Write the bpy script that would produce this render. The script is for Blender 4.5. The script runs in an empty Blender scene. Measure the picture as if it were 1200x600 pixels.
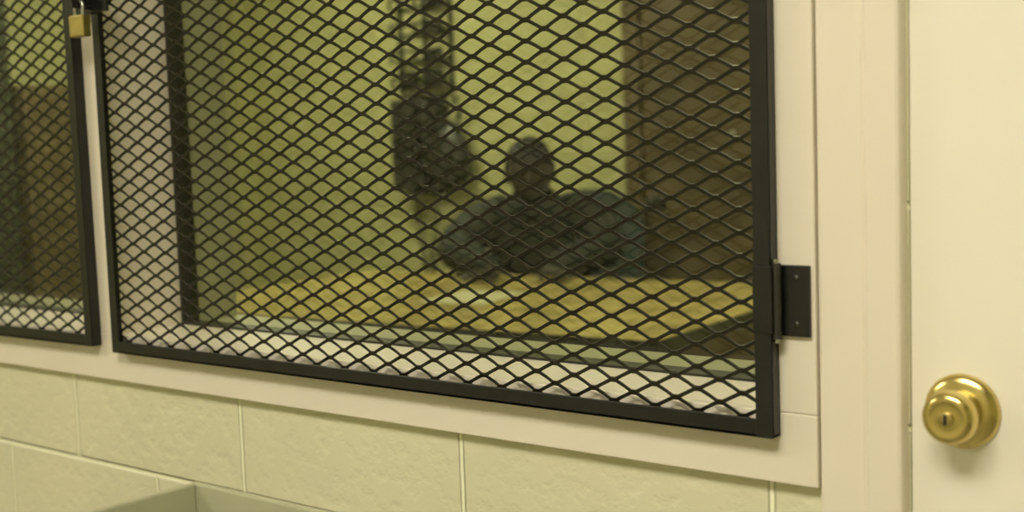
import bpy, bmesh, random
from math import *
from mathutils import Vector, Matrix
random.seed(3)
sc=bpy.context.scene
sc.view_settings.view_transform='Standard'
COL=sc.collection

# ------------------------------------------------------------ helpers
def mat(name,col,rough=.5,metal=0,bump=0,bscale=30,var=0,vscale=4,spec=.5,coat=0):
    m=bpy.data.materials.new(name); m.use_nodes=True
    nt=m.node_tree; b=nt.nodes['Principled BSDF']
    b.inputs['Roughness'].default_value=rough; b.inputs['Metallic'].default_value=metal
    b.inputs['Specular IOR Level'].default_value=spec
    b.inputs['Coat Weight'].default_value=coat
    tc=nt.nodes.new('ShaderNodeTexCoord')
    n=nt.nodes.new('ShaderNodeTexNoise'); n.inputs['Scale'].default_value=vscale; n.inputs['Detail'].default_value=4
    nt.links.new(tc.outputs['Object'],n.inputs['Vector'])
    r=nt.nodes.new('ShaderNodeValToRGB')
    r.color_ramp.elements[0].position=.3; r.color_ramp.elements[1].position=.7
    r.color_ramp.elements[0].color=tuple(c*(1-var) for c in col)+(1,)
    r.color_ramp.elements[1].color=tuple(min(1,c*(1+var)) for c in col)+(1,)
    nt.links.new(n.outputs['Fac'],r.inputs['Fac']); nt.links.new(r.outputs['Color'],b.inputs['Base Color'])
    if bump:
        n2=nt.nodes.new('ShaderNodeTexNoise'); n2.inputs['Scale'].default_value=bscale; n2.inputs['Detail'].default_value=5
        nt.links.new(tc.outputs['Object'],n2.inputs['Vector'])
        bp=nt.nodes.new('ShaderNodeBump'); bp.inputs['Strength'].default_value=1; bp.inputs['Distance'].default_value=bump
        nt.links.new(n2.outputs['Fac'],bp.inputs['Height']); nt.links.new(bp.outputs['Normal'],b.inputs['Normal'])
    return m

def block_mat(name,col,axis='x',dist=.002,shx=.1794,shz=-.1144,ns=32,groove=-3.6):
    m=mat(name,col,rough=.45,var=.05,vscale=3)
    nt=m.node_tree; b=nt.nodes['Principled BSDF']; tc=[n for n in nt.nodes if n.type=='TEX_COORD'][0]
    sep=nt.nodes.new('ShaderNodeSeparateXYZ'); nt.links.new(tc.outputs['Object'],sep.inputs[0])
    ax=nt.nodes.new('ShaderNodeMath'); ax.operation='ADD'; ax.inputs[1].default_value=shx
    nt.links.new(sep.outputs['X' if axis=='x' else 'Y'],ax.inputs[0])
    az=nt.nodes.new('ShaderNodeMath'); az.operation='ADD'; az.inputs[1].default_value=shz
    nt.links.new(sep.outputs['Z'],az.inputs[0])
    cb=nt.nodes.new('ShaderNodeCombineXYZ'); nt.links.new(ax.outputs[0],cb.inputs[0]); nt.links.new(az.outputs[0],cb.inputs[1])
    br=nt.nodes.new('ShaderNodeTexBrick'); br.offset=.5; br.offset_frequency=2; br.squash=1
    br.inputs['Scale'].default_value=1; br.inputs['Mortar Size'].default_value=.0052; br.inputs['Mortar Smooth'].default_value=.7
    br.inputs['Brick Width'].default_value=.4064; br.inputs['Row Height'].default_value=.2032
    nt.links.new(cb.outputs[0],br.inputs['Vector'])
    n1=nt.nodes.new('ShaderNodeTexNoise'); n1.inputs['Scale'].default_value=ns; n1.inputs['Detail'].default_value=4; n1.inputs['Roughness'].default_value=.5
    nt.links.new(tc.outputs['Object'],n1.inputs['Vector'])
    rp=nt.nodes.new('ShaderNodeValToRGB'); rp.color_ramp.interpolation='EASE'; rp.color_ramp.elements[0].position=.26; rp.color_ramp.elements[1].position=.58
    nt.links.new(n1.outputs['Fac'],rp.inputs['Fac'])
    mu=nt.nodes.new('ShaderNodeMath'); mu.operation='MULTIPLY_ADD'; mu.inputs[1].default_value=groove
    nt.links.new(br.outputs['Fac'],mu.inputs[0]); nt.links.new(rp.outputs['Color'],mu.inputs[2])
    bp=nt.nodes.new('ShaderNodeBump'); bp.inputs['Strength'].default_value=1; bp.inputs['Distance'].default_value=dist
    nt.links.new(mu.outputs[0],bp.inputs['Height']); nt.links.new(bp.outputs['Normal'],b.inputs['Normal'])
    mx=nt.nodes.new('ShaderNodeMixRGB'); mx.blend_type='MIX'
    old=b.inputs['Base Color'].links[0].from_socket
    f=nt.nodes.new('ShaderNodeMath'); f.operation='MULTIPLY'; f.inputs[1].default_value=.9
    nt.links.new(br.outputs['Fac'],f.inputs[0]); nt.links.new(f.outputs[0],mx.inputs[0])
    nt.links.new(old,mx.inputs[1]); mx.inputs[2].default_value=tuple(min(.95,c*1.28+.08) for c in col)+(1,)
    nt.links.new(mx.outputs[0],b.inputs['Base Color'])
    return m

def link(o,parent=None,m=None,smooth=False):
    COL.objects.link(o)
    if parent: o.parent=parent
    if m: o.data.materials.append(m)
    if smooth:
        for p in o.data.polygons: p.use_smooth=True
    return o
def empty(name,loc=(0,0,0),rz=0):
    e=bpy.data.objects.new(name,None); e.location=loc; e.rotation_euler=(0,0,rz); e.empty_display_size=.05
    COL.objects.link(e); return e
def boxes(name,lst,m,parent=None,bev=0):
    bm=bmesh.new()
    for lo,hi in lst:
        r=bmesh.ops.create_cube(bm,size=1)
        for v in r['verts']:
            v.co=Vector([(lo[i]+hi[i])/2+v.co[i]*(hi[i]-lo[i]) for i in range(3)])
    me=bpy.data.meshes.new(name); bm.to_mesh(me); bm.free()
    o=bpy.data.objects.new(name,me); link(o,parent,m)
    if bev:
        b=o.modifiers.new('bev','BEVEL'); b.width=bev; b.segments=2; b.limit_method='ANGLE'
    return o
def lathe(name,prof,m,parent=None,loc=(0,0,0),rot=(0,0,0),n=48):
    bm=bmesh.new(); rings=[]
    for r,z in prof:
        if r<1e-6: rings.append([bm.verts.new((0,0,z))])
        else: rings.append([bm.verts.new((r*cos(2*pi*i/n),r*sin(2*pi*i/n),z)) for i in range(n)])
    for a,b in zip(rings,rings[1:]):
        for i in range(n):
            j=(i+1)%n
            if len(a)==1 and len(b)==1: continue
            if len(a)==1: bm.faces.new((a[0],b[i],b[j]))
            elif len(b)==1: bm.faces.new((a[i],a[j],b[0]))
            else: bm.faces.new((a[i],a[j],b[j],b[i]))
    bmesh.ops.recalc_face_normals(bm,faces=bm.faces)
    me=bpy.data.meshes.new(name); bm.to_mesh(me); bm.free()
    o=bpy.data.objects.new(name,me); link(o,parent,m,True); o.location=loc; o.rotation_euler=rot
    return o
def tube(name,pts,r,m,parent=None,cyc=False,res=4):
    cu=bpy.data.curves.new(name,'CURVE'); cu.dimensions='3D'; cu.bevel_depth=r; cu.bevel_resolution=res; cu.use_fill_caps=True
    s=cu.splines.new('POLY'); s.points.add(len(pts)-1)
    for i,p in enumerate(pts): s.points[i].co=tuple(p)+(1,)
    s.use_cyclic_u=cyc
    o=bpy.data.objects.new(name,cu); COL.objects.link(o); cu.materials.append(m)
    if parent: o.parent=parent
    return o
def skin(name,verts,edges,radii,root,mats,parent=None,sub=2,matfn=None):
    me=bpy.data.meshes.new(name+'_sk'); me.from_pydata(verts,edges,[])
    o=bpy.data.objects.new(name+'_sk',me); COL.objects.link(o)
    o.modifiers.new('s','SKIN'); 
    lay=me.skin_vertices[0] if me.skin_vertices else None
    if lay is None:
        bpy.context.view_layer.objects.active=o; o.select_set(True)
        bpy.ops.mesh.customdata_skin_add(); lay=me.skin_vertices[0]
    for i,r in enumerate(radii):
        lay.data[i].radius=r if isinstance(r,tuple) else (r,r); lay.data[i].use_root=(i==root)
    s=o.modifiers.new('ss','SUBSURF'); s.levels=sub; s.render_levels=sub
    dg=bpy.context.evaluated_depsgraph_get(); dg.update()
    m2=bpy.data.meshes.new_from_object(o.evaluated_get(dg)); m2.name=name
    bpy.data.objects.remove(o)
    n=bpy.data.objects.new(name,m2); link(n,parent,None,True)
    m2.materials.clear()
    for mm in mats: m2.materials.append(mm)
    for p in m2.polygons: p.material_index=matfn(p.center) if matfn else 0
    return n

# ------------------------------------------------------------ materials
M_block=block_mat('painted_block_cream',(.69,.665,.475),dist=.0011)
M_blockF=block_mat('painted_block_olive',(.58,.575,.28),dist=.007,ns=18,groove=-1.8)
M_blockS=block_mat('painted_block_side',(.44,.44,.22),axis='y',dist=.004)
M_trim=mat('cream_trim_paint',(.79,.72,.60),rough=.35,bump=.0003,bscale=14,var=.02)
M_door=mat('cream_door_paint',(.87,.82,.70),rough=.4,bump=.0002,bscale=8,var=.02)
M_olive=mat('olive_jamb_dim_light',(.36,.36,.21),rough=.4,var=.05)  # olive wall paint with the far room's dim greenish light put into its colour
M_blk=mat('black_frame_paint',(.010,.010,.009),rough=.32,bump=.0003,bscale=90,var=.3,vscale=40)
M_mesh=mat('mesh_paint',(.015,.012,.007),rough=.34,var=.3,vscale=30,spec=.6)
M_bronze=mat('dark_bronze',(.03,.03,.02),rough=.4,var=.2)
M_brass=mat('polished_brass',(.70,.57,.22),rough=.24,metal=1,var=.06)
M_brassP=mat('padlock_brass',(.55,.45,.17),rough=.35,metal=1,var=.1,vscale=60)
M_steel=mat('steel',(.5,.5,.45),rough=.3,metal=1,var=.1)
M_dark=mat('keyhole_dark',(.02,.015,.01),rough=.5)
M_ceil=mat('ceiling_tile',(.75,.73,.6),rough=.9,bump=.001,bscale=80)
M_floor=mat('vinyl_floor',(.25,.23,.15),rough=.4,var=.15,vscale=9)
M_sink=mat('grey_green_metal',(.46,.46,.31),rough=.4,var=.08)
M_wood=mat('table_laminate_amber_glints',(.45,.36,.13),rough=.26,var=.4,vscale=8)  # yellow-brown top; amber mottling paints broken specular reflections into the colour
M_brown=mat('dark_brown_wood',(.12,.09,.040),rough=.5,var=.3,vscale=6)
M_dgreen=mat('dark_green_locker',(.03,.04,.022),rough=.5,var=.2)
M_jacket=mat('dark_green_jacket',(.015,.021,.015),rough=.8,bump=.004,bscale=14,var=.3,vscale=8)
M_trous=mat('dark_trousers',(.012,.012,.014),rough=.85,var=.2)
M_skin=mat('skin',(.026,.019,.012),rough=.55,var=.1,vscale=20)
M_hair=mat('black_hair',(.006,.005,.004),rough=.7,bump=.002,bscale=150)
M_eye=mat('eye_white',(.16,.15,.12),rough=.3)
M_teal=mat('teal_upholstery',(.022,.038,.032),rough=.7,var=.2)
M_phone=mat('black_plastic',(.018,.02,.014),rough=.35,var=.2)
M_rack=mat('olive_grey_wire',(.024,.026,.016),rough=.45,var=.2)
def emis(name,col,s):
    m=bpy.data.materials.new(name); m.use_nodes=True; nt=m.node_tree
    nt.nodes.remove(nt.nodes['Principled BSDF'])
    e=nt.nodes.new('ShaderNodeEmission'); e.inputs[0].default_value=col+(1,); e.inputs[1].default_value=s
    nt.links.new(e.outputs[0],nt.nodes['Material Output'].inputs[0]); return m
M_tubeN=emis('fluorescent_diffuser_warm',(1,.94,.78),23)
M_tubeF=emis('fluorescent_diffuser_green',(1,.98,.62),15.5)
M_glass=bpy.data.materials.new('window_glass'); M_glass.use_nodes=True
nt=M_glass.node_tree; nt.nodes.remove(nt.nodes['Principled BSDF'])
t=nt.nodes.new('ShaderNodeBsdfTransparent'); t.inputs[0].default_value=(.88,.90,.82,1)
g=nt.nodes.new('ShaderNodeBsdfGlossy'); g.inputs['Roughness'].default_value=.02
lw=nt.nodes.new('ShaderNodeLayerWeight'); lw.inputs[0].default_value=.5
pw=nt.nodes.new('ShaderNodeMath'); pw.operation='POWER'; pw.inputs[1].default_value=3; nt.links.new(lw.outputs['Facing'],pw.inputs[0])
ma=nt.nodes.new('ShaderNodeMath'); ma.operation='MULTIPLY_ADD'; ma.inputs[1].default_value=.5; ma.inputs[2].default_value=.05; nt.links.new(pw.outputs[0],ma.inputs[0])
mx=nt.nodes.new('ShaderNodeMixShader'); nt.links.new(ma.outputs[0],mx.inputs[0]); nt.links.new(t.outputs[0],mx.inputs[1]); nt.links.new(g.outputs[0],mx.inputs[2])
nt.links.new(mx.outputs[0],nt.nodes['Material Output'].inputs[0])

# ------------------------------------------------------------ room shell
W=.22
SZ=.932; WT=1.93
wx=[(-2.85,-1.725),(-1.67,-.585)]
H=2.6
boxes('wall_front',[((-5.2,0,0),(-2.86,W,H)),((-2.86,0,0),(-.575,W,SZ-.01)),((-2.86,0,WT+.01),(-.575,W,H)),
   ((-.575,0,0),(-.445,W,H)),((-.445,0,2.06),(.475,W,H)),((.475,0,0),(1.6,W,H))],M_block)
boxes('wall_back',[((-5.2,-3.1,0),(1.6,-3,H))],M_block)
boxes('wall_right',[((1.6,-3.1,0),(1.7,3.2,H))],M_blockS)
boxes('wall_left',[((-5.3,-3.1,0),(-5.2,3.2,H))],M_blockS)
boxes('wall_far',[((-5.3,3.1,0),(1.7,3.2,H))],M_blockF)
boxes('floor',[((-5.3,-3.1,-.1),(1.7,3.2,0))],M_floor)
boxes('ceiling',[((-5.3,-3.1,H),(1.7,3.2,H+.1))],M_ceil)

win=empty('window_1')
near=[];far=[];fr_=[]
for a,b in wx:
    near+=[((a-.01,-.001,SZ-.01),(b+.01,.11,SZ)),((a-.01,-.001,WT),(b+.01,.11,WT+.01))]
    far+=[((a-.01,.14,SZ-.011),(b+.01,W+.012,SZ-.001)),((a-.01,.14,WT),(b+.01,W,WT+.01))]
    fr_+=[((a,.11,SZ-.01),(b,.14,SZ+.003)),((a,.11,WT-.004),(b,.14,WT+.01)),((a-.01,.11,SZ),(a+.006,.14,WT)),((b-.006,.11,SZ),(b+.01,.14,WT))]
near+=[((-1.725,-.001,SZ-.01),(-1.67,.11,WT)),((-2.86,-.001,SZ),(-2.85,.11,WT)),((-.585,-.001,SZ),(-.575,.11,WT))]
far+=[((-1.725,.14,SZ-.01),(-1.67,W,WT)),((-2.86,.14,SZ),(-2.85,W,WT)),((-.585,.14,SZ),(-.575,W,WT))]
boxes('liner_near',near,M_trim,win); boxes('liner_far',far,M_olive,win); boxes('glazing_frame',fr_,M_bronze,win)
gv=[];gf=[]
for a,b in wx:
    i=len(gv); gv+=[(a+.004,.125,SZ),(b-.004,.125,SZ),(b-.004,.125,WT),(a+.004,.125,WT)]; gf.append((i,i+1,i+2,i+3))
me=bpy.data.meshes.new('glass'); me.from_pydata(gv,[],gf); link(bpy.data.objects.new('glass',me),win,M_glass)
boxes('trim_1',[((-2.95,-.012,.862),(-.531,0,SZ)),((-2.95,-.012,WT),(-.531,0,2.02)),((-2.95,-.012,SZ),(-2.85,0,WT)),
   ((-1.725,-.012,SZ),(-1.665,0,WT)),((-.585,-.012,SZ),(-.531,0,WT))],M_trim,bev=.0015)
boxes('trim_2',[((-.530,-.010,0),(-.482,0.0,2.15)),((-.482,-.016,0),(-.447,.006,2.10)),((.477,-.016,0),(.56,0,2.15)),((-.529,-.010,2.062),(.56,0,2.15))],M_trim,bev=.004)
door=empty('door_1')
boxes('slab',[((-.4447,.001,.008),(.4747,.045,2.055))],M_door,door,bev=.001)
lk=empty('knobset',(-.398,.001,.949)); lk.parent=door
R90=(radians(90),0,0)
lathe('rose',[(0,0),(.0335,0),(.0335,.002),(.0325,.0045),(.0295,.0072),(.025,.0090),(.019,.0102),(.0155,.0110),(.0135,.018)],M_brass,lk,rot=R90)
kp=[(.0125,.010),(.0125,.014),(.015,.015),(.0200,.018),(.0232,.024),(.0240,.030),(.0230,.0355),(.0208,.039),(.0185,.0405),(.0165,.0410),(.0150,.0406),(.0120,.0400),(.0095,.0402),(0,.0404)]
lathe('knob',kp,M_brass,lk,rot=R90)
lathe('cylinder_face',[(.0066,.0400),(.0066,.0422),(.0058,.0428),(0,.0428)],M_brassP,lk,rot=R90,n=24)
boxes('keyhole',[((-.0014,-.0434,-.0044),(.0014,-.0425,.0044))],M_dark,lk)
boxes('baseboard_front',[((-5.2,-.012,0),(-.531,0,.1)),((.562,-.012,0),(1.6,0,.1))],M_bronze)

# ------------------------------------------------------------ expanded metal screens
def expanded(name,x0,x1,z0,z1,m,parent,LW=.0508,SW=.0224,w=.0048,th=.0016,ph=0):
    verts=[];faces=[]
    hx=LW/2; hz=SW/2; bl=.0036
    nx=int((x1-x0)/hx)+2; nz=int((z1-z0)/hz)+2
    ta=radians(68)
    cy,cz=cos(ta),sin(ta)
    def inside(x,z): return x0<=x<=x1 and z0<=z<=z1
    def sec(p,s,k=1):
        a=Vector((0,-cy*s,cz))*w*k/2; b=Vector((0,cz,cy*s))*th/2
        i=len(verts); verts.extend([p+a+b,p+a-b,p-a-b,p-a+b]); return i
    def seg(sa,sb):
        for k in range(4):
            l=(k+1)%4; faces.append((sa+k,sa+l,sb+l,sb+k))
    def cap(s,rev=False): faces.append((s,s+1,s+2,s+3) if not rev else (s+3,s+2,s+1,s))
    for j in range(-1,nz+1):
        for i in range(-1,nx+1):
            if (i+j)%2: continue
            x=x0+i*hx+ph; z=z0+j*hz
            if inside(x,z):
                a=sec(Vector((x-bl,0,z)),1,1.2); c=sec(Vector((x+bl,0,z)),1,1.2); seg(a,c); cap(a); cap(c,True)
            for dz in (1,-1):
                p=Vector((x+bl*.5,0,z)); q=Vector((x+hx-bl*.5,0,z+dz*hz))
                if p.x<x0: 
                    if q.x<=x0: continue
                    t=(x0-p.x)/(q.x-p.x); p=p.lerp(q,t)
                if q.x>x1:
                    if p.x>=x1: continue
                    t=(x1-p.x)/(q.x-p.x); q=p.lerp(q,t)
                lo,hi=min(p.z,q.z),max(p.z,q.z)
                if hi>z1 or lo<z0:
                    if lo>=z1 or hi<=z0: continue
                    def cl(a,b):
                        if a.z>z1: return a.lerp(b,(a.z-z1)/(a.z-b.z))
                        if a.z<z0: return a.lerp(b,(z0-a.z)/(b.z-a.z))
                        return a
                    p,q=cl(p,q),cl(q,p)
                md=p.lerp(q,.5)+Vector((0,-.0010*dz,0))
                a=sec(p,1,.95); b=sec(md,1,.86); c=sec(q,1,.95); seg(a,b); seg(b,c); cap(a); cap(c,True)
    me=bpy.data.meshes.new(name); me.from_pydata(verts,[],faces); me.update()
    o=bpy.data.objects.new(name,me); link(o,parent,m); return o
def screen(name,loc,x1,z1,fw,rot=0,ph=0):
    e=empty(name,loc); e.rotation_euler=(0,rot,0)
    boxes('frame',[((0,-.004,0),(x1,0,fw)),((0,-.004,z1-fw),(x1,0,z1)),((0,-.0045,0),(fw,-.0005,z1)),((x1-fw,-.0045,0),(x1,-.0005,z1)),
       ((0,-.004,0),(x1,.013,.0035)),((0,-.004,z1-.0035),(x1,.013,z1)),((0,-.004,0),(.0035,.013,z1)),((x1-.0035,-.004,0),(x1,.013,z1))],M_blk,e,bev=.0008)
    o=expanded('expanded_mesh',.006,x1-.006,.006,z1-.006,M_mesh,e,ph=ph); o.location=(0,.004,0)
    return e
s1=screen('mesh_screen',(-1.652,-.025,.909),1.083,1.06,.0175)
def hinge(z,e):
    boxes('hinge_leaf',[((1.080,.0085,z-.034),(1.117,.0130,z+.034))],M_blk,e,bev=.001)
    tube('hinge_barrel',[(1.0865,.002,z-.036),(1.0865,.002,z+.036)],.0048,M_bronze,e)
    tube('hinge_pin',[(1.0865,.002,z-.040),(1.0865,.002,z+.040)],.0028,M_steel,e)
    boxes('hinge_tab',[((1.066,-.0075,z-.030),(1.086,-.004,z+.034))],M_blk,e,bev=.0008)
    for dz in (-.022,.022):
        lathe('screw',[(.0034,0),(.0030,.0012),(0,.0018)],M_bronze,e,loc=(1.104,.0085,z+dz),rot=R90,n=16)
hinge(.132,s1); hinge(.90,s1)
s2=screen('mesh_screen',(-2.862,-.025,.906),1.158,1.05,.0175,rot=radians(-.4),ph=.01)
hp=empty('padlock',(-1.646,-.052,1.388))
boxes('body',[((-.0175,-.0075,-.017),(.0175,.0065,.014))],M_brassP,hp,bev=.002)
arc=[(.0095*cos(a),0,.026+.0095*sin(a)) for a in [pi*k/12 for k in range(13)]]
tube('shackle',[(.0095,0,.010)]+arc+[(-.0095,0,.010)],.003,M_steel,hp)
hs=empty('hasp',(-1.646,-.03,1.424))
boxes('strap',[((-.062,-.004,-.018),(.040,0,.022)),((-.002,-.034,-.012),(.003,0,.014)),((-.065,0,-.014),(-.045,.017,.014)),((.01,-.001,-.016),(.035,.004,.018))],M_blk,hs,bev=.001)
tube('staple',[(.001,-.002,.010),(.001,-.027,.010),(.001,-.027,-.010),(.001,-.002,-.010)],.0036,M_blk,hs)

# ------------------------------------------------------------ utility sink below the window
sk=empty('utility_sink')
x0,x1,y0,y1,zt,zb=-1.490,-.90,-.48,-.014,.730,.48; th=.012
boxes('basin',[((x0-th,y1,zb),(x1+th,y1+th,zt)),((x0-th,y0,zb),(x0,y1,zt)),((x1,y0,zb),(x1+th,y1,zt)),((x0-th,y0-th,zb),(x1+th,y0,zt)),((x0-th,y0-th,zb-.02),(x1+th,y1+th,zb))],M_sink,sk,bev=.003)
boxes('legs',[((a,b,0),(a+.03,b+.03,zb-.02)) for a in (x0,x1-.03) for b in (y0,y1-.03)],M_sink,sk)
lathe('drain',[(.03,0),(.028,.003),(.01,.002),(0,.002)],M_steel,sk,loc=((x0+x1)/2,(y0+y1)/2,zb),n=24)

# ------------------------------------------------------------ far room furniture
TD=1.10
tb=empty('table',(-1.52,1.256,0),radians(5))
boxes('top',[((-1.75,0.004,.726),(-.004,TD,.750))],M_wood,tb)
boxes('edge_band',[((-1.754,0,.715),(0,.006,.7495)),((-.006,0,.715),(0,TD+.004,.7495)),((-1.754,0,.715),(-1.748,TD+.004,.7495)),((-1.754,TD-.002,.715),(0,TD+.004,.7495))],M_blk,tb)
boxes('legs',[((a,b,0),(a+.05,b+.05,.726)) for a in (-1.68,-.12) for b in (.07,.98)]+[((-1.65,.09,.66),(-.1,.11,.726)),((-1.65,1.0,.66),(-.1,1.02,.726))],M_blk,tb)
d2=empty('door_2')
boxes('slab',[((-2.72,3.05,0),(-1.85,3.095,2.05))],M_brown,d2,bev=.003)
boxes('frame',[((-2.79,3.03,0),(-2.72,3.1,2.12)),((-1.85,3.03,0),(-1.78,3.1,2.12)),((-2.79,3.03,2.05),(-1.78,3.1,2.12))],M_brown,d2,bev=.004)
lathe('knob',[(.035,0),(.033,.006),(.012,.010),(.012,.03),(.028,.045),(.024,.06),(0,.062)],M_bronze,d2,loc=(-2.65,3.05,.95),rot=R90,n=24)
lathe('viewer',[(.012,0),(.011,.003),(.004,.004),(0,.004)],M_steel,d2,loc=(-2.33,3.05,1.20),rot=R90,n=20)
cb=empty('cabinet')
boxes('body',[((-5.195,1.70,0),(-4.85,2.40,1.50))],M_brown,cb,bev=.004)
boxes('doors',[((-4.85,1.71,.06),(-4.832,2.045,1.48)),((-4.85,2.055,.06),(-4.832,2.39,1.48))],M_brown,cb,bev=.003)
tube('handle',[(-4.832,2.02,.85),(-4.81,2.02,.85),(-4.81,2.02,.97),(-4.832,2.02,.97)],.004,M_steel,cb)
lo=empty('locker')
boxes('body',[((-5.195,.92,0),(-4.75,1.62,2.0))],M_dgreen,lo,bev=.004)
boxes('doors',[((-4.75,.93,.05),(-4.735,1.265,1.98)),((-4.75,1.275,.05),(-4.735,1.61,1.98))],M_dgreen,lo,bev=.002)
boxes('vents',[((-4.736,a,z),(-4.730,a+.2,z+.012)) for a in (1.0,1.34) for z in (1.7,1.74,1.78,1.82)],M_blk,lo)
ph=empty('wall_telephone',(-3.88,3.1,1.2))
boxes('backplate',[((-.13,-.03,-.22),(.12,0,.22))],M_phone,ph,bev=.006)
boxes('housing',[((-.12,-.12,-.20),(.03,-.03,.20))],M_phone,ph,bev=.012)
boxes('keypad',[((-.09+.03*i,-.126,-.02+.03*j),(-.07+.03*i,-.12,.0+.03*j)) for i in range(3) for j in range(4)],M_rack,ph,bev=.001)
skin('handset',[(.085,-.07,.17),(.085,-.10,.16),(.085,-.115,.08),(.085,-.115,-.02),(.085,-.10,-.10),(.085,-.07,-.11)],[(0,1),(1,2),(2,3),(3,4),(4,5)],[.028,.026,.016,.016,.026,.028],2,[M_phone],ph)
boxes('cradle',[((.05,-.07,-.04),(.12,-.03,.10))],M_phone,ph,bev=.004)
coil=[]
for i in range(300):
    t=i/299; a=i*.75
    coil.append((.085-.13*t+.012*cos(a),-.05+.012*sin(a),-.13-.48*max(0,sin(pi*t))**.8))
tube('cord',coil,.0045,M_phone,ph,res=2)
rk=empty('wire_rack',(-3.87,3.1,1.43))
ww=[]
for x in (-.15,0,.15): ww.append(((x-.008,-.014,0),(x+.008,-.0,1.0)))
for k in range(9):
    z=.02+k*.115
    ww.append(((-.155,-.014,z),(.155,-.004,z+.012)))
    ww.append(((-.155,-.075,z+.04),(.155,-.067,z+.052)))
    for x in (-.15,0,.15):
        ww.append(((x-.006,-.075,z),(x+.006,-.006,z+.010))); ww.append(((x-.006,-.075,z),(x+.006,-.067,z+.045)))
boxes('wires',ww,M_rack,rk)
lf=[]
for k in range(9):
    for j,x in enumerate((-.075,.075)):
        if random.random()<.6: lf.append(((x-.05,-.060,.03+k*.115),(x+.05,-.030,.03+k*.115+random.uniform(.04,.085))))
boxes('leaflets',lf,M_phone,rk)
bg=empty('shoulder_bag',(-3.69,3.1,1.15))
bm=bmesh.new(); bmesh.ops.create_uvsphere(bm,u_segments=24,v_segments=16,radius=1)
for v in bm.verts:
    x,y,z=v.co; k=1-.25*max(0,z)
    v.co=Vector((x*.10*k+.006*sin(9*z),-.075+y*.065*(1-.3*z),(abs(z)**.7*(1 if z>0 else -1))*.15))
me=bpy.data.meshes.new('pouch'); bm.to_mesh(me); bm.free(); link(bpy.data.objects.new('pouch',me),bg,M_phone,True)
boxes('pocket',[((-.06,-.155,-.10),(.06,-.12,.02))],M_phone,bg,bev=.012)
tube('strap',[(-.05,-.06,.10),(-.03,-.04,.20),(0,-.03,.25),(.03,-.04,.20),(.05,-.06,.10)],.007,M_phone,bg)
tube('hook',[(0,0,.26),(0,-.04,.25),(0,-.045,.265)],.005,M_steel,bg)

# ------------------------------------------------------------ chair
CO=(-2.80,2.66,0)
ch=empty('chair',CO,radians(18))
boxes('seat',[((-.22,-.22,.41),(.22,.20,.45))],M_teal,ch,bev=.015)
bm=bmesh.new(); bmesh.ops.create_grid(bm,x_segments=18,y_segments=12,size=1)
for v in bm.verts:
    u,w_=v.co.x,v.co.y
    v.co=Vector((u*.225,.235-.03*u*u+.04*w_, .81+.200*w_-.11*(abs(u)**2.4)*max(0,w_)))
me=bpy.data.meshes.new('backrest'); bm.to_mesh(me); bm.free(); o=link(bpy.data.objects.new('backrest',me),ch,M_teal,True)
so=o.modifiers.new('so','SOLIDIFY'); so.thickness=.035; o.modifiers.new('b','BEVEL').width=.01
for s in (-1,1):
    tube('leg_front_%d'%(s+2),[(s*.20,-.20,.41),(s*.21,-.23,0.01)],.012,M_steel,ch)
    tube('leg_back_%d'%(s+2),[(s*.19,.235,.70),(s*.19,.20,.42),(s*.21,.25,0.01)],.012,M_steel,ch)

# ------------------------------------------------------------ seated person
pe=empty('seated_person',(-2.85,2.565,0),radians(30))
V=[(0,0,.545),(0,-.03,.66),(0,-.09,.78),(0,-.14,.885),(0,-.165,.965),(0,-.195,1.015),(0,-.215,1.045)]
Rr=[(.17,.135),(.20,.125),(.22,.13),(.21,.125),(.145,.10),(.080,.072),(.056,.058)]
E=[(0,1),(1,2),(2,3),(3,4),(4,5),(5,6)]
for s in (-1,1):
    b=len(V)
    V+=[(s*.11,-.150,.942),(s*.190,-.170,.915),(s*.235,-.235,.868),(s*.270,-.295,.830),(s*.185,-.405,.812),(s*.085,-.505,.787)]
    Rr+=[.095,.092,.088,.076,.060,.036]
    E+=[(3,b),(b,b+1),(b+1,b+2),(b+2,b+3),(b+3,b+4),(b+4,b+5)]
    b=len(V)
    V+=[(s*.10,-.06,.535),(s*.13,-.26,.53),(s*.15,-.44,.52),(s*.15,-.45,.30),(s*.15,-.44,.10),(s*.15,-.50,.045),(s*.155,-.60,.035)]
    Rr+=[.09,.078,.062,.055,.042,.04,.034]
    E+=[(0,b)]+[(b+k,b+k+1) for k in range(6)]
def mf(c):
    if c.z>1.02 : return 1
    if c.z<.60 : return 2
    return 0
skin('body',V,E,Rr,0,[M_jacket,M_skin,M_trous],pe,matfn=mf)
lathe('collar',[(.095,-.035),(.085,-.005),(.070,.022),(.064,.024),(.066,.0)],M_jacket,pe,loc=(0,-.188,1.005),rot=(radians(22),0,0),n=32)
hd=empty('head',(0,-.245,1.097)); hd.parent=pe; hd.rotation_euler=(radians(12),0,radians(4))
bm=bmesh.new(); bmesh.ops.create_uvsphere(bm,u_segments=48,v_segments=36,radius=1)
for v in bm.verts:
    x,y,z=v.co
    fx=.079;fy=.094;fz=.110
    jaw=max(0,-z); 
    X=x*fx*(1-.26*jaw**1.6); Y=y*fy*(1-.12*jaw) ; Z=z*fz
    if y<0:
        nz=exp(-((x/.16)**2)-((z+.18)/.22)**2); Y-=.020*nz
        br=exp(-((z-.22)/.10)**2)*(1-min(1,abs(x)*1.1)); Y-=.005*br
        for sx in (-.38,.38):
            Y+=.010*exp(-(((x-sx)/.16)**2)-((z-.05)/.12)**2)
        Y-=.006*exp(-((x/.3)**2)-((z+.50)/.10)**2)
        Y+=.004*exp(-((x/.35)**2)-((z+.50)/.025)**2)
        Y-=.008*exp(-((x/.28)**2)-((z+.85)/.16)**2)
    v.co=Vector((X,Y,Z))
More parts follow.
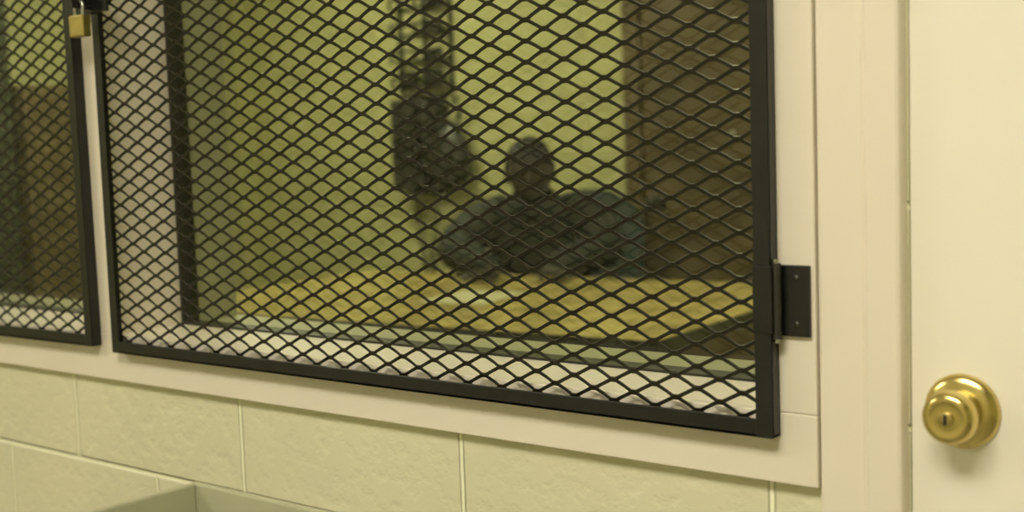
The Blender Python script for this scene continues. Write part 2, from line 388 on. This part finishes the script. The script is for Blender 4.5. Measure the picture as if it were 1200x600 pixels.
me=bpy.data.meshes.new('face'); bm.to_mesh(me); bm.free(); fo=link(bpy.data.objects.new('face',me),hd,M_skin,True)
me.materials.append(M_hair)
for p in me.polygons:
    c=p.center
    if c.z>.062 or (c.y>.0 and c.z>-.045) : p.material_index=1
bm=bmesh.new(); bmesh.ops.create_uvsphere(bm,u_segments=32,v_segments=24,radius=1)
dl=[v for v in bm.verts if not (v.co.z>.45+(-.0 if v.co.y<0 else -.9) )]
bmesh.ops.delete(bm,geom=dl,context='VERTS')
for v in bm.verts: v.co=Vector((v.co.x*.088,v.co.y*.104+.002,v.co.z*.120))
me=bpy.data.meshes.new('hair'); bm.to_mesh(me); bm.free(); link(bpy.data.objects.new('hair',me),hd,M_hair,True)
for s in (-1,1):
    lathe('ear_%d'%(s+2),[(0,-.004),(.012,-.004),(.017,0),(.018,.004),(.014,.006),(.010,.003),(0,.002)],M_skin,hd,loc=(s*.079,.008,-.008),rot=(0,s*radians(75),0),n=20).scale=(1.6,1,1)
    lathe('eye_%d'%(s+2),[(0,.011),(.006,.0092),(.0105,.003),(.011,0),(0,-.01)],M_eye,hd,loc=(s*.029,-.072,.006),rot=R90,n=20)
    lathe('iris_%d'%(s+2),[(0,.0118),(.004,.0112),(.005,.0095)],M_dark,hd,loc=(s*.029,-.072,.006),rot=R90,n=16)
    tube('brow_%d'%(s+2),[(s*.014,-.091,.025),(s*.028,-.091,.030),(s*.044,-.083,.026)],.003,M_hair,hd)
tube('mouth',[(-.022,-.083,-.055),(-.01,-.0895,-.053),(0,-.091,-.054),(.01,-.0895,-.053),(.022,-.083,-.055)],.0025,M_dark,hd)
for s in (-1,1):
    hn=empty('hand_%d'%(s+2),(s*.085,-.505,.781)); hn.parent=pe
    hn.rotation_euler=(0,0,s*radians(30))
    f=-s
    V2=[(0,.01,0),(0,-.035,0),(0,-.075,-.002)]; R2=[(.026,.019),(.034,.017),(.036,.014)]; E2=[(0,1),(1,2)]
    skin('palm',V2,E2,R2,0,[M_skin],hn,sub=2)
    for k,(fx,L) in enumerate([(.027,.066),(.009,.076),(-.009,.070),(-.026,.055)]):
        x=f*fx
        skin('finger_%d'%(k+1),[(x*.8,-.060,0),(x,-.085,.003),(x*1.1,-.085-L*.48,.002),(x*1.15,-.085-L*.8,-.008),(x*1.15,-.085-L*1.0,-.015)],[(0,1),(1,2),(2,3),(3,4)],[.009,.0092,.0083,.0075,.006],0,[M_skin],hn,sub=1)
    skin('thumb',[(f*.018,-.015,-.002),(f*.040,-.040,-.004),(f*.054,-.068,-.008),(f*.056,-.092,-.012)],[(0,1),(1,2),(2,3)],[.013,.0115,.010,.0075],0,[M_skin],hn,sub=1)
pp=empty('paper_sheet',(-2.44,1.70,.7512),radians(12))
boxes('sheet',[((-.11,-.14,0),(.11,.14,.0008))],mat('paper',(.5,.48,.3),rough=.8),pp)

# ------------------------------------------------------------ lamps
def lamp(name,cx,cy,lx,ly,m):
    e=empty(name,(cx,cy,H))
    boxes('housing',[((-lx/2-.02,-ly/2-.02,-.06),(lx/2+.02,-ly/2,0)),((-lx/2-.02,ly/2,-.06),(lx/2+.02,ly/2+.02,0)),((-lx/2-.02,-ly/2,-.06),(-lx/2,ly/2,0)),((lx/2,-ly/2,-.06),(lx/2+.02,ly/2,0))],M_ceil,e)
    boxes('diffuser',[((-lx/2,-ly/2,-.05),(lx/2,ly/2,-.045))],m,e)
lamp('added_jamb_light',-.4,-1.5,1.2,.6,M_tubeN)
lamp('added_jamb_light',-3.6,-1.7,1.2,.6,M_tubeN)
lamp('added_jamb_light',-3.8,1.9,1.2,.5,M_tubeF)
lamp('added_jamb_light',-1.2,1.5,1.2,.5,M_tubeF)  # unseen lamp, added to brighten the jamb reveal and table
w=bpy.data.worlds.new('World'); sc.world=w; w.use_nodes=True
w.node_tree.nodes['Background'].inputs[0].default_value=(.9,.85,.6,1); w.node_tree.nodes['Background'].inputs[1].default_value=.3

# ------------------------------------------------------------ camera
f,yaw,pit,rol,D=1500,.683,.089,-.035,1.112
F=Vector((-sin(yaw)*cos(pit),cos(yaw)*cos(pit),-sin(pit)))
R0=Vector((cos(yaw),sin(yaw),0)); U0=R0.cross(F)
R=R0*cos(rol)+U0*sin(rol); U=-R0*sin(rol)+U0*cos(rol)
cam=bpy.data.cameras.new('camera'); co=bpy.data.objects.new('camera',cam); COL.objects.link(co)
co.matrix_world=Matrix((( R.x,U.x,-F.x,0),(R.y,U.y,-F.y,-D),(R.z,U.z,-F.z,1.2),(0,0,0,1)))
cam.sensor_width=36; cam.lens=f/1200*36; cam.clip_start=.02
cam.dof.use_dof=True; cam.dof.focus_distance=1.45; cam.dof.aperture_fstop=4.2
sc.camera=co
